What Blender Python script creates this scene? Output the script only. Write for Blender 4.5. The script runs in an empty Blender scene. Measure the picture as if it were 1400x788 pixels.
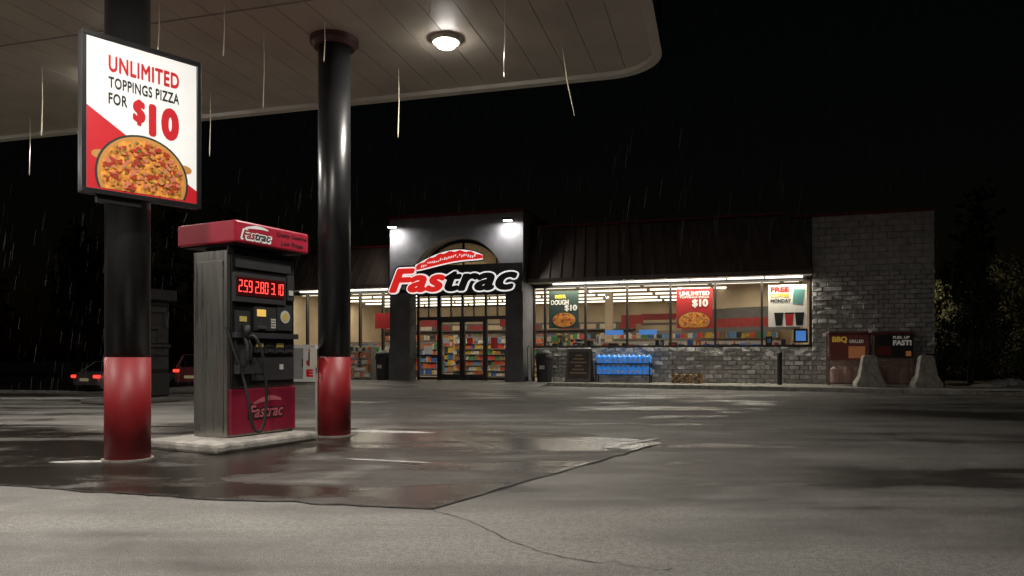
import bpy, bmesh, math, random
from mathutils import Vector, Matrix, noise as mnoise
random.seed(7)
sc=bpy.context.scene
R=math.radians
# ---------------------------------------------------------------- materials
def M(name,col,rough=.5,metal=0,var=.15,scale=6,bump=0,bscale=40,emit=None,es=0,spec=.5,stretch=None,rvar=0):
    m=bpy.data.materials.new(name); m.use_nodes=True
    nt=m.node_tree; N=nt.nodes; L=nt.links; b=N['Principled BSDF']
    b.inputs['Roughness'].default_value=rough; b.inputs['Metallic'].default_value=metal
    b.inputs['Specular IOR Level'].default_value=spec
    tc=N.new('ShaderNodeTexCoord'); mp=N.new('ShaderNodeMapping'); L.new(tc.outputs['Object'],mp.inputs[0])
    if stretch: mp.inputs['Scale'].default_value=stretch
    n=N.new('ShaderNodeTexNoise'); n.inputs['Scale'].default_value=scale; n.inputs['Detail'].default_value=5
    L.new(mp.outputs[0],n.inputs['Vector'])
    cr=N.new('ShaderNodeValToRGB'); cr.color_ramp.elements[0].position=.3; cr.color_ramp.elements[1].position=.7
    cr.color_ramp.elements[0].color=(*[c*(1-var) for c in col],1); cr.color_ramp.elements[1].color=(*[min(1,c*(1+var)) for c in col],1)
    L.new(n.outputs['Fac'],cr.inputs[0]); L.new(cr.outputs[0],b.inputs['Base Color'])
    if rvar:
        mr=N.new('ShaderNodeMapRange'); mr.inputs['To Min'].default_value=max(0,rough-rvar); mr.inputs['To Max'].default_value=min(1,rough+rvar)
        mr.inputs['From Min'].default_value=.3; mr.inputs['From Max'].default_value=.7
        L.new(n.outputs['Fac'],mr.inputs['Value']); L.new(mr.outputs[0],b.inputs['Roughness'])
    if bump:
        n2=N.new('ShaderNodeTexNoise'); n2.inputs['Scale'].default_value=bscale; n2.inputs['Detail'].default_value=4
        L.new(mp.outputs[0],n2.inputs['Vector'])
        bp=N.new('ShaderNodeBump'); bp.inputs['Strength'].default_value=bump; bp.inputs['Distance'].default_value=.02
        L.new(n2.outputs['Fac'],bp.inputs['Height']); L.new(bp.outputs[0],b.inputs['Normal'])
    if emit: 
        b.inputs['Emission Color'].default_value=(*emit,1); b.inputs['Emission Strength'].default_value=es
    return m
def glass(name,tint=(1,1,1)):
    m=bpy.data.materials.new(name); m.use_nodes=True; nt=m.node_tree; N=nt.nodes; L=nt.links; N.clear()
    o=N.new('ShaderNodeOutputMaterial'); t=N.new('ShaderNodeBsdfTransparent'); t.inputs[0].default_value=(*tint,1)
    g=N.new('ShaderNodeBsdfGlossy'); g.inputs['Roughness'].default_value=.02
    f=N.new('ShaderNodeFresnel'); f.inputs[0].default_value=1.45; x=N.new('ShaderNodeMixShader')
    L.new(f.outputs[0],x.inputs[0]); L.new(t.outputs[0],x.inputs[1]); L.new(g.outputs[0],x.inputs[2]); L.new(x.outputs[0],o.inputs[0])
    return m
steel=M('brushed_steel',(.40,.385,.365),.30,.9,.07,3,.012,30,stretch=(14,14,.6),rvar=.06)
black=M('black_paint',(.011,.011,.012),.34,0,.2,3,rvar=.03)
blackm=M('black_matte',(.02,.02,.021),.6)
bronze=M('bronze_frame',(.035,.03,.027),.4,.4)
redp=M('red_paint',(.24,.008,.012),.5,0,.08,3,rvar=.03)
redhead=M('red_header',(.36,.012,.035),.42,0,.12,4,rvar=.1)
redtrim=M('red_trim',(.16,.012,.015),.5)
white=M('white_paint',(.78,.78,.76),.5,0,.05)
cream=M('cream_trim',(.50,.46,.40),.45,0,.12,3)
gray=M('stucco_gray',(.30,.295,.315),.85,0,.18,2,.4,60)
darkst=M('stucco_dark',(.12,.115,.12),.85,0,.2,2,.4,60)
blockm=M('split_face_block',(.44,.43,.42),.9,0,.22,3,.8,40)
roofm=M('metal_roof',(.10,.074,.06),.45,.2,.2,2,stretch=(1,1,.3))
deckm=M('canopy_deck',(.42,.37,.30),.5,0,.14,1.2,.05,4)
concrete=M('concrete',(.27,.25,.22),.8,0,.3,5,.5,50,rvar=.15)
conclt=M('kerb_concrete',(.34,.32,.29),.75,0,.35,7,.5,40)
glassm=glass('window_glass',(.95,.97,.95))
snowm=M('slush_snow',(.46,.45,.43),.7,0,.35,9,.8,30)
crackm=M('crack_dark',(.012,.011,.010),.7)
rubber=M('rubber',(.012,.012,.012),.6)
def flat(name,c,r=.5,e=0): return M(name,c,r,0,.06,5,emit=c if e else None,es=e)
pw=flat('poster_white',(.80,.80,.79),.45,.30)
pr=flat('poster_red',(.50,.012,.02),.45,.22)
pk=flat('poster_black',(.015,.015,.015),.45)
wred=flat('window_poster_red',(.36,.02,.02),.5,.15)  # window posters: slight emission stands in for light coming through the paper
wgreen=flat('window_poster_dark',(.03,.05,.04),.5,.1)
wwhite=flat('window_poster_white',(.72,.69,.60),.5,.12)
yel=flat('yellow_ink',(.8,.5,.06),.5,.15)
# ---------------------------------------------------------------- builders
class MB:
    def __init__(s): s.v=[];s.f=[];s.m=[]
    def poly(s,pts,m=0):
        i=len(s.v); s.v+=[tuple(p) for p in pts]; s.f.append(list(range(i,i+len(pts)))); s.m.append(m)
    def box(s,x0,x1,y0,y1,z0,z1,m=0):
        i=len(s.v)
        s.v+=[(x0,y0,z0),(x1,y0,z0),(x1,y1,z0),(x0,y1,z0),(x0,y0,z1),(x1,y0,z1),(x1,y1,z1),(x0,y1,z1)]
        for f in ((0,3,2,1),(4,5,6,7),(0,1,5,4),(1,2,6,5),(2,3,7,6),(3,0,4,7)): s.f.append([i+k for k in f]); s.m.append(m)
    def cyl(s,c,r,z0,z1,m=0,n=24,r2=None,axis='z'):
        if r2 is None:r2=r
        i=len(s.v)
        for k in range(n):
            a=2*math.pi*k/n; ca,sa=math.cos(a),math.sin(a)
            for rr,zz in ((r,z0),(r2,z1)):
                if axis=='z': s.v.append((c[0]+rr*ca,c[1]+rr*sa,zz))
                elif axis=='y': s.v.append((c[0]+rr*ca,zz,c[1]+rr*sa))
                else: s.v.append((zz,c[0]+rr*ca,c[1]+rr*sa))
        for k in range(n):
            a=i+2*k; b=i+2*((k+1)%n); s.f.append([a,b,b+1,a+1]); s.m.append(m)
        s.f.append([i+2*k for k in range(n)][::-1]); s.m.append(m)
        s.f.append([i+2*k+1 for k in range(n)]); s.m.append(m)
    def tube(s,pts,r,m=0,n=8):
        pts=[Vector(p) for p in pts]; i=len(s.v)
        for j,p in enumerate(pts):
            t=(pts[min(j+1,len(pts)-1)]-pts[max(j-1,0)]).normalized()
            a=t.orthogonal().normalized(); 
            if j and prev.dot(a)!=0:
                a=(prev-t*prev.dot(t)).normalized()
            prev=a; b=t.cross(a); rr=r[j] if isinstance(r,(list,tuple)) else r
            for k in range(n):
                an=2*math.pi*k/n; s.v.append(tuple(p+(a*math.cos(an)+b*math.sin(an))*rr))
        for j in range(len(pts)-1):
            for k in range(n):
                s.f.append([i+j*n+k,i+j*n+(k+1)%n,i+(j+1)*n+(k+1)%n,i+(j+1)*n+k]); s.m.append(m)
    def disc(s,cx,cz,rx,rz,y,m=0,n=40,zmin=None):
        pts=[(cx+rx*math.cos(2*math.pi*k/n),y,cz+rz*math.sin(2*math.pi*k/n)) for k in range(n)]
        if zmin is not None: pts=[(p[0],p[1],max(p[2],zmin)) for p in pts]
        s.poly(pts,m)
    def build(s,name,parent,mats,bevel=0,smooth=False,fix=True):
        me=bpy.data.meshes.new(name); me.from_pydata(s.v,[],s.f)
        for m in (mats if isinstance(mats,(list,tuple)) else [mats]): me.materials.append(m)
        me.polygons.foreach_set('material_index',s.m)
        if fix:
            bm=bmesh.new(); bm.from_mesh(me); bmesh.ops.recalc_face_normals(bm,faces=bm.faces); bm.to_mesh(me); bm.free()
        if smooth: me.polygons.foreach_set('use_smooth',[True]*len(me.polygons))
        me.update(); o=bpy.data.objects.new(name,me); sc.collection.objects.link(o)
        if parent: o.parent=parent
        if bevel:
            b=o.modifiers.new('b','BEVEL'); b.width=bevel; b.segments=2; b.limit_method='ANGLE'
        return o
def empty(name,loc=(0,0,0),rot=0):
    e=bpy.data.objects.new(name,None); e.location=loc; e.rotation_euler=(0,0,R(rot)); e.empty_display_size=.2
    sc.collection.objects.link(e); return e
def text(name,s,x0,x1,z0,z1,y,mats,parent,bold=.02,ext=.0,shear=0,fmt=None,sp=1.0):
    # weight is built from slightly displaced copies of each glyph sheet, so counters stay clean
    c=bpy.data.curves.new(name,'FONT'); c.body=s; c.extrude=ext; c.shear=shear; c.resolution_u=4; c.space_character=sp
    if not isinstance(mats,(list,tuple)): mats=[mats]
    for m in mats: c.materials.append(m)
    if fmt:
        for i,k in enumerate(fmt): c.body_format[i].material_index=k
    t=bpy.data.objects.new('tmp',c); sc.collection.objects.link(t)
    dg=bpy.context.evaluated_depsgraph_get(); me=bpy.data.meshes.new_from_object(t.evaluated_get(dg))
    bpy.data.objects.remove(t)
    V=[v.co.copy() for v in me.vertices]; F=[list(p.vertices) for p in me.polygons]; MI=[p.material_index for p in me.polygons]
    offs=[(0,0)]
    if bold>0:
        k_=8 if bold<.045 else 14
        offs+=[(bold*math.cos(2*math.pi*i/k_),bold*math.sin(2*math.pi*i/k_)) for i in range(k_)]
    xs=[v.x for v in V]; ys=[v.y for v in V]
    a,b,cc,d=min(xs)-bold,max(xs)+bold,min(ys)-bold,max(ys)+bold
    nv=[];nf=[];nm=[]
    for q,(dx,dy) in enumerate(offs):
        i=len(nv)
        for v in V: nv.append((x0+(v.x+dx-a)/(b-a)*(x1-x0),y-v.z-.00015*q,z0+(v.y+dy-cc)/(d-cc)*(z1-z0)))
        nf+=[[i+k for k in f] for f in F]; nm+=MI
    m2=bpy.data.meshes.new(name); m2.from_pydata(nv,[],nf)
    for m in mats: m2.materials.append(m)
    m2.polygons.foreach_set('material_index',nm); m2.update()
    o=bpy.data.objects.new(name,m2); sc.collection.objects.link(o); o.parent=parent
    return o
def area(name,loc,size,energy,col,parent,rot=(0,0,0),sy=None):
    l=bpy.data.lights.new(name,'AREA'); l.energy=energy; l.color=col; l.size=size
    if sy: l.shape='RECTANGLE'; l.size_y=sy
    else: l.shape='DISK'
    o=bpy.data.objects.new(name,l); sc.collection.objects.link(o); o.location=loc; o.rotation_euler=rot; o.parent=parent; return o
# ---------------------------------------------------------------- ground
def smooth(t): t=max(0,min(1,t)); return t*t*(3-2*t)
def gz(x,y): return -.63*smooth((y-19)/12)*smooth((-x-11.2)/2.5)
def axisvals(lo,hi,den0,den1,step):
    v=[]; a=lo
    while a<hi:
        v.append(a); a+= step if den0<=a<=den1 else 12
    v.append(hi); return v
xs=axisvals(-192,200,-36,24,1.0); ys=axisvals(-36,260,0,48,1.0)
g=MB()
for j,y in enumerate(ys):
    for x in xs: g.v.append((x,y,gz(x,y)))
nx=len(xs)
for j in range(len(ys)-1):
    for i in range(nx-1):
        k=j*nx+i; g.f.append([k,k+1,k+nx+1,k+nx]); g.m.append(0)
def ground_mat(name,slab=False):
    m=bpy.data.materials.new(name); m.use_nodes=True; nt=m.node_tree; N=nt.nodes; L=nt.links; b=N['Principled BSDF']
    geo=N.new('ShaderNodeNewGeometry')
    def mapping(rz,sx,sy):
        mp=N.new('ShaderNodeMapping'); mp.inputs['Rotation'].default_value=(0,0,R(rz)); mp.inputs['Scale'].default_value=(sx,sy,1); L.new(geo.outputs['Position'],mp.inputs[0]); return mp
    def nz(mp,s,d=4,r=.55,dist=0):
        n=N.new('ShaderNodeTexNoise'); n.inputs['Scale'].default_value=s; n.inputs['Detail'].default_value=d; n.inputs['Roughness'].default_value=r; n.inputs['Distortion'].default_value=dist
        L.new(mp.outputs[0] if hasattr(mp,'outputs') else mp,n.inputs['Vector']); return n.outputs['Fac']
    def ma(op,a,bb,clamp=False):
        n=N.new('ShaderNodeMath'); n.operation=op; n.use_clamp=clamp
        for i,x in enumerate((a,bb)):
            if x is None: continue
            if isinstance(x,(int,float)): n.inputs[i].default_value=x
            else: L.new(x,n.inputs[i])
        return n.outputs[0]
    def mr(x,a,bb,c=0,d=1):
        n=N.new('ShaderNodeMapRange'); n.interpolation_type='SMOOTHSTEP'; L.new(x,n.inputs['Value'])
        for k,v in zip(('From Min','From Max','To Min','To Max'),(a,bb,c,d)): n.inputs[k].default_value=v
        return n.outputs[0]
    tracks=nz(mapping(10,.15,.9),1.5,4,.5,.3)
    tracks2=nz(mapping(-32,.10,1.2),1.3,4,.5,.3)
    big=nz(mapping(0,1,1),.28,4,.5,.8)
    med=nz(mapping(20,1,1.6),1.1,6,.65,.6)
    fine=nz(mapping(0,1,1),26,6,.8)
    grain=nz(mapping(0,1,1),140,2,.7)
    sep=N.new('ShaderNodeSeparateXYZ'); L.new(geo.outputs['Position'],sep.inputs[0])
    near=mr(sep.outputs['Y'],3.6,6.4,.06,.0)
    s=ma('ADD',ma('MULTIPLY',tracks,.28),ma('MULTIPLY',big,.36)); s=ma('ADD',s,ma('MULTIPLY',med,.22)); s=ma('ADD',s,ma('MULTIPLY',tracks2,.18)); s=ma('ADD',s,near)
    if slab:
        frost=mr(s,.55,.66); wet=mr(s,.60,.48)
    else:
        frost=mr(s,.45,.64); wet=mr(s,.53,.44)
    speck=mr(fine,.38,.60,.45,1)
    fr=ma('MULTIPLY',frost,speck,True)
    mix=N.new('ShaderNodeMix'); mix.data_type='RGBA'; L.new(wet,mix.inputs['Factor'])
    mix.inputs['A'].default_value=(.135,.125,.112,1) if not slab else (.085,.074,.063,1)
    mix.inputs['B'].default_value=(.065,.060,.054,1) if not slab else (.034,.028,.023,1)
    mix2=N.new('ShaderNodeMix'); mix2.data_type='RGBA'; L.new(fr,mix2.inputs['Factor']); L.new(mix.outputs['Result'],mix2.inputs['A']); mix2.inputs['B'].default_value=(.40,.385,.36,1)
    mul=N.new('ShaderNodeMix'); mul.data_type='RGBA'; mul.blend_type='MULTIPLY'; mul.inputs['Factor'].default_value=1
    L.new(mix2.outputs['Result'],mul.inputs['A'])
    gr=N.new('ShaderNodeValToRGB'); gr.color_ramp.elements[0].color=(.34,.34,.34,1); gr.color_ramp.elements[1].color=(1.0,1.0,1.0,1); gr.color_ramp.elements[0].position=.36; gr.color_ramp.elements[1].position=.60
    L.new(grain,gr.inputs[0]); L.new(gr.outputs[0],mul.inputs['B']); L.new(mul.outputs['Result'],b.inputs['Base Color'])
    rg=ma('ADD',mr(wet,0,1,.60,.15 if slab else .30),ma('MULTIPLY',fr,.3),True); rg=ma('ADD',rg,ma('MULTIPLY',fine,.10),True)
    L.new(rg,b.inputs['Roughness'])
    bp=N.new('ShaderNodeBump'); bp.inputs['Distance'].default_value=.008
    L.new(mr(wet,0,1,.9,.16 if slab else .45),bp.inputs['Strength'])
    L.new(ma('ADD',ma('MULTIPLY',grain,.6),fine),bp.inputs['Height']); L.new(bp.outputs[0],b.inputs['Normal'])
    return m
g.build('ground',None,ground_mat('wet_asphalt'),fix=False,smooth=True)
slab=MB(); 
A=Vector((-.526,4.785));B=Vector((1.74,8.47));C=Vector((.9,9.6));C2=Vector((-2.4,10.3));D=Vector((-9.5,11.0));E=Vector((-9.0,6.6));F=Vector((-3.98,5.68));G=Vector((-2.2,5.12))
outl=[A,B,C,C2,D,E,F,G]
def jit(p,q,n,am):
    out=[]; d=(q-p); nn=Vector((-d.y,d.x)).normalized()
    for i in range(n):
        t=i/n; w=p+d*t+nn*am*(mnoise.noise(Vector((p.x+t*d.length*1.3,p.y,3)))+.5*mnoise.noise(Vector((t*d.length*5,p.y,7))))*min(1,6*t,6*(1-t)+.0001); out.append(w)
    return out
ring=[]
for i in range(len(outl)): ring+=jit(outl[i],outl[(i+1)%len(outl)],22,.09)
slab.poly([(p.x,p.y,.004) for p in ring]); so=slab.build('concrete_slab',None,ground_mat('wet_slab',True),fix=False)
bm=bmesh.new(); bm.from_mesh(so.data); bmesh.ops.triangulate(bm,faces=bm.faces); bm.to_mesh(so.data); bm.free()
def ribbon(mb,pts,w,z):
    pts=[Vector(p) for p in pts]; L_=[];R_=[]
    for i,p in enumerate(pts):
        t=(pts[min(i+1,len(pts)-1)]-pts[max(i-1,0)]).normalized(); n=Vector((-t.y,t.x)); ww=w*(.4+1.1*random.random())
        L_.append(p+n*ww); R_.append(p-n*ww)
    for i in range(len(pts)-1): mb.poly([(L_[i].x,L_[i].y,z),(R_[i].x,R_[i].y,z),(R_[i+1].x,R_[i+1].y,z),(L_[i+1].x,L_[i+1].y,z)])
cr=MB(); ribbon(cr,ring[:22],.012,.008); ribbon(cr,ring[22*6:]+[ring[0]],.009,.008); cr.build('slab_joint',None,crackm,fix=False)
cr=MB(); cp=[Vector(p) for p in [(-.526,4.785),(-.268,4.46),(0,3.94),(.22,3.68),(.5,3.57),(.78,3.45)]]; pts=[]
for i in range(len(cp)-1): pts+=jit(cp[i],cp[i+1],14,.07)
ribbon(cr,pts,.0032,.004)
cr.build('pavement_crack',None,crackm,fix=False)
def snow(name,cx,cy,rx,ry,ang,z,h=.02,seed=0):
    mb=MB(); n=40; ca,sa=math.cos(R(ang)),math.sin(R(ang)); rings=[(1,0),(.8,.5),(.4,.9)]
    for rr,hh in rings:
        for k in range(n):
            a=2*math.pi*k/n; w=1+.55*mnoise.noise(Vector((math.cos(a)*2.2+seed,math.sin(a)*2.2,seed*3.1)))+.35*mnoise.noise(Vector((math.cos(a)*7,math.sin(a)*7,seed)))
            x=rx*rr*w*math.cos(a); y=ry*rr*w*math.sin(a)
            mb.v.append((cx+x*ca-y*sa,cy+x*sa+y*ca,z+h*hh*(1+.5*mnoise.noise(Vector((x*5,y*5,seed))))))
    for r_ in range(2):
        for k in range(n): mb.f.append([r_*n+k,r_*n+(k+1)%n,(r_+1)*n+(k+1)%n,(r_+1)*n+k]); mb.m.append(0)
    mb.f.append([2*n+k for k in range(n)]); mb.m.append(0)
    return mb.build(name,None,snowm,smooth=True)
snow('snow_patch',-1.75,9.75,.75,.10,-10,.004,.012,1)
snow('snow_patch',-4.05,6.95,.28,.05,5,.004,.01,2)
snow('snow_patch',-1.2,7.0,.45,.03,-18,.007,.003,3)
snow('snow_patch',1.45,8.5,.5,.04,50,.009,.005,4)
snow('snow_patch',-3.9,8.3,.3,.12,60,.005,.02,5)
snow('snow_patch',15.4,22.6,.9,.35,10,.11,.2,6)
snow('snow_patch',17.0,21.6,1.2,.3,-10,.11,.12,7)
snow('snow_patch',8.4,21.2,.25,.08,-20,.004,.08,8)
snow('snow_patch',13.8,21.2,.5,.12,-20,.125,.1,9)
snow('snow_patch',13.5,18.6,1.6,.09,-16,.125,.05,10)
snow('snow_patch',-11.5,17.5,3.2,.35,4,.003,.02,11)
snow('snow_patch',-20.5,24.6,5.5,.30,0,-.19,.10,12)
# ---------------------------------------------------------------- sidewalk
ux=Vector((.9527,-.3039)); vy=Vector((.3039,.9527)); O=Vector((.67,26.7))
def W(u,y): p=O+ux*u+vy*y; return p
sw=MB()
k0=W(1.1,-1.6); k1=Vector((13.0,18.7)); k2=Vector((30,14.2)); b0=W(1.1,.1); b1=W(13.2,.1); b2=Vector((31,17.5))
top=.12
mid=W(13.4,-.6)
kk=.16
def offs(a,b,d): t=(b-a).normalized(); return Vector((-t.y,t.x))*d
o1=offs(k0,k1,kk)
sw.poly([(p.x,p.y,top) for p in (k0+o1,k1+o1,k2+o1,b2,mid,b1,b0)],0)
sw.build('sidewalk',None,concrete,fix=False)
kb=MB()
def kerb(a,b,n):
    for i in range(n):
        p=a+(b-a)*(i/n); q=a+(b-a)*((i+1)/n)-(b-a).normalized()*.012; o=offs(a,b,kk)
        i0=len(kb.v); z1=top+.006
        kb.v+=[(p.x,p.y,0),(q.x,q.y,0),(q.x+o.x,q.y+o.y,0),(p.x+o.x,p.y+o.y,0),(p.x,p.y,z1),(q.x,q.y,z1),(q.x+o.x,q.y+o.y,z1),(p.x+o.x,p.y+o.y,z1)]
        for f in ((4,5,6,7),(0,1,5,4),(1,2,6,5),(2,3,7,6),(3,0,4,7)): kb.f.append([i0+k for k in f]); kb.m.append(0)
kerb(k0,k1,5); kerb(k1,k2,7)
kb.build('kerb',None,conclt,bevel=.02)
ap=MB()
uu=[-12,-8,-5.5,-3,-1,1.1]
for i in range(len(uu)-1):
    a,b=uu[i],uu[i+1]
    P=[W(a,-3.0),W(b,-3.0),W(b,-1.6),W(a,-1.6),W(b,.1),W(a,.1)]
    ap.poly([(P[0].x,P[0].y,.003),(P[1].x,P[1].y,.003),(P[2].x,P[2].y,.12),(P[3].x,P[3].y,.12)])
    ap.poly([(P[3].x,P[3].y,.12),(P[2].x,P[2].y,.12),(P[4].x,P[4].y,.121),(P[5].x,P[5].y,.121)])
P=[W(1.1,-3.0),W(1.1,-1.6)]; ap.poly([(P[0].x,P[0].y,.003),(P[1].x,P[1].y,0),(P[1].x,P[1].y,.12)])
ap.build('entrance_apron',None,ground_mat('apron_concrete'),fix=False)
lk=MB(); lk.box(-34,-13.5,24.0,24.2,-.5,-.16,0); lk.box(-34,-13.5,24.2,25.0,-.5,-.2,0); lk.build('traffic_island',None,conclt,bevel=.02)
# ---------------------------------------------------------------- store
st=empty('convenience_store',(O.x,O.y,0),-17.69)
UL=-12.0; UR=13.08; DEP=11.5
def blocks(mb,u0,u1,z0,z1,y=0,bw=.4,bh=.2,rng=random.Random(3),amt=1):
    rows=int(round((z1-z0)/bh)); bh=(z1-z0)/rows
    for r_ in range(rows):
        off=-(bw/2) if r_%2 else 0; u=u0+off
        while u<u1-.01:
            a=max(u,u0)+.003; b=min(u+bw,u1)-.003; u+=bw
            if b-a<.03: continue
            za=z0+r_*bh+.003; zb=za+bh-.006
            p=[.02+amt*rng.choice((0,.01,.02,.035))+rng.uniform(-.006,.006) for _ in range(4)]; base=rng.choice((0,.015,.04,.07))*amt
            c=.012
            V=[(a,y,za),(b,y,za),(b,y,zb),(a,y,zb)]
            W_=[(a+c,y-p[0]-base,za+c*.7),(b-c,y-p[1]-base,za+c*.7),(b-c,y-p[2]-base,zb-c*.7),(a+c,y-p[3]-base,zb-c*.7)]
            ctr=((a+b)/2+rng.uniform(-.05,.05),y-sum(p)/4-base-rng.uniform(-.008,.012)*amt,(za+zb)/2)
            i=len(mb.v); mb.v+=V+W_+[ctr]
            for k in range(4):
                n=(k+1)%4; mb.f.append([i+k,i+n,i+4+n,i+4+k]); mb.m.append(0); mb.f.append([i+4+k,i+4+n,i+8]); mb.m.append(0)
    mb.box(u0,u1,y+.002,y+.2,z0,z1,1)
bw=MB()
blocks(bw,.3,9.54,.12,1.32,bw=.3,bh=.15)
blocks(bw,9.54,UR,.12,3.72,bw=.3,bh=.15)
blocks(bw,9.54,UR,3.72,5.55,amt=.1,bw=.4)
blocks(bw,UL,-5.05,.12,.5)
bw.build('block_wall',st,[blockm,M('mortar',(.34,.33,.32),.9)],fix=False)
ws=MB()
ws.box(UR-.2,UR,.21,DEP,.0,5.55,0)
ws.box(UL,UL+.2,.21,DEP,.0,5.3,0)
ws.box(UL,UR,DEP,DEP+.2,0,5.4,0)
ws.box(9.54,9.74,.21,DEP,.1,3.9,0)
ws.box(UL,9.5,.0,.2,3.55,5.0,0)
ws.box(UL+.2,UR-.2,.2,DEP,4.95,5.0,0)
ws.box(-4.22,-.53,-.03,-.003,3.56,5.3,1)
ws.build('shell_walls',st,[darkst,M('vestibule_beige',(.55,.42,.27),.7)])
cap=MB()
cap.box(8.9,UR+.05,-.13,.3,5.555,5.62,0)
cap.build('parapet_cap',st,redtrim,bevel=.01)
rf=MB()
def mans(u0b,u1b,u0t,u1t,zt,yb=-.9,yt=.15):
    zb=3.66
    rf.poly([(u0b,yb,zb),(u1b,yb,zb),(u1t,yt,zt),(u0t,yt,zt)],0)
    rf.poly([(u1b,yb,zb),(u1b,.0,zb),(u1t,yt,zt)],0)
    rf.box(u0b,u1b,yb-.04,yb+.03,zb-.06,zb+.08,0)
    rf.poly([(u0b,yb+.03,zb-.03),(u1b,yb+.03,zb-.03),(u1b,-.002,zb-.03),(u0b,-.002,zb-.03)],1)
    n=int((u1b-u0b)/.4)
    for i in range(n+1):
        ub=u0b+(u1b-u0b)*i/n; ut=u0t+(u1t-u0t)*i/n
        d=Vector((ut-ub,yt-yb,zt-zb)); nrm=Vector((0,-(zt-zb),(yt-yb))).normalized()
        a=Vector((ub,yb,zb)); w=Vector((.018,0,0)); h=nrm*.045
        q=[a-w,a+w,a+w+h,a-w+h]; r_=[p+d for p in q]
        for k in range(4): rf.poly([q[k],q[(k+1)%4],r_[(k+1)%4],r_[k]],0)
    rf.box(u0t-.02,u1t+.02,yt-.1,yt+.12,zt-.02,zt+.05,2)
mans(.12,9.5,.12,8.85,5.72)
mans(UL-.3,-5.06,UL,-5.06,5.3)
rf.build('mansard_roof',st,[roofm,M('soffit_white',(.5,.48,.44),.6),redtrim],fix=False)
Y0=-1.3; pf=MB()
L0,L1,R0,R1=-5.02,-4.22,-.53,.11; TH=.55; cx=(L1+R0)/2; rad=(R0-L1)/2; sp=3.45; ZT=6.05
pf.box(L0,L1,Y0,Y0+TH,.0,sp,1); pf.box(R0,R1,Y0,Y0+TH,.0,sp,1)
def arcpt(t): return (cx-rad*math.cos(math.pi*t),sp+rad*math.sin(math.pi*t))
n=32
for i in range(n):
    t0,t1=i/n,(i+1)/n; a=arcpt(t0); b=arcpt(t1)
    pf.poly([(a[0],Y0,a[1]),(b[0],Y0,b[1]),(b[0],Y0,ZT),(a[0],Y0,ZT)],0)
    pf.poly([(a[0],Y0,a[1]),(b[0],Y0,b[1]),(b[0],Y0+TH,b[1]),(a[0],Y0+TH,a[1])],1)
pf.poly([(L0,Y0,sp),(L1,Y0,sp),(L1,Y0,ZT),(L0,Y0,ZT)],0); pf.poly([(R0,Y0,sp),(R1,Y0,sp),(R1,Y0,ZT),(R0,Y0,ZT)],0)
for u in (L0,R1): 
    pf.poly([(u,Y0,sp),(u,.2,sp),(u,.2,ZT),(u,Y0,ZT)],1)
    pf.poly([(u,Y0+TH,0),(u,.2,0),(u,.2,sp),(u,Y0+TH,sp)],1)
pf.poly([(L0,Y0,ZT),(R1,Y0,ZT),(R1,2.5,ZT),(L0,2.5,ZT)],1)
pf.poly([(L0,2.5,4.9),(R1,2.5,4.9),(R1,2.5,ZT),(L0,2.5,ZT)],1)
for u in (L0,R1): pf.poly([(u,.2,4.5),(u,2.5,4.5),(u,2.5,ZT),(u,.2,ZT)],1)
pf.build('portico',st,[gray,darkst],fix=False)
pt=MB(); pt.box(L0-.06,R1+.06,Y0-.08,Y0+.12,ZT+.002,ZT+.12,0); pt.box(R1-.02,R1+.06,Y0+.12,2.5,ZT+.002,ZT+.12,0); pt.box(L0-.06,L0+.02,Y0+.12,2.5,ZT+.002,ZT+.12,0); pt.build('portico_coping',st,redtrim)
pc=MB(); pc.box(L0-.02,L1+.02,Y0-.03,Y0-.002,.12,1.3,0); pc.box(R0-.02,R1+.02,Y0-.03,Y0-.002,.12,1.3,0); pc.build('pier_base',st,darkst)
ge=MB(); yg=-.62
def vbar(u,z0,z1,w=.06): ge.box(u-w/2,u+w/2,yg-.06,yg+.06,z0,z1,0)
def hbar(u0,u1,z,w=.07): ge.box(u0,u1,yg-.055,yg+.055,z-w/2,z+w/2,0)
for u in (L1+.05,-3.36,-3.3+.0,-2.4,-1.49,-.6): vbar(u,.13,3.3,.08)
dl,dm,dr=-3.33,-2.41,-1.49
hbar(L1,R0,2.42,.12); hbar(L1,R0,3.3,.1); hbar(L1,R0,2.85,.05); hbar(L1,R0,.2,.1); hbar(L1,dl,1.05,.05); hbar(dr,R0,1.05,.05)
for u in (dl+.06,dm-.05,dm+.05,dr-.06): vbar(u,.14,2.4,.09)
hbar(dl,dr,.25,.22); hbar(dl,dr,2.32,.1)
for u in (-3.75,-2.85,-1.95,-1.05): vbar(u,2.42,3.3,.045)
for i in range(n):
    a=arcpt(i/n); b=arcpt((i+1)/n); s=.93
    f=lambda p,s:(cx+(p[0]-cx)*s,sp+(p[1]-sp)*s)
    a2,b2=f(a,s),f(b,s)
    ge.poly([(a[0],yg-.06,a[1]),(b[0],yg-.06,b[1]),(b2[0],yg-.06,b2[1]),(a2[0],yg-.06,a2[1])],0)
for k in (.25,.5,.75):
    a=arcpt(k); ge.box(a[0]-.025,a[0]+.025,yg-.05,yg+.05,3.3,a[1],0)
hbar(L1,R0,4.35,.05)
ge.build('entrance_frames',st,bronze,fix=False)
gl=MB(); 
gl.poly([(L1,yg,.13)]+[(R0,yg,.13)]+[(arcpt(1-i/n)[0],yg,arcpt(1-i/n)[1]) for i in range(n+1)],0)
for (a,b) in ((.0,9.5),(UL+.2,-5.05)): gl.poly([(a,.06,.5 if a<0 else 1.32),(b,.06,.5 if a<0 else 1.32),(b,.06,3.56),(a,.06,3.56)],0)
gl.build('window_panes',st,glassm,fix=False)
hd=MB()
for u in (dm-.12,dm+.12): hd.cyl((u,yg-.11),.015,.9,1.3)
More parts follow.
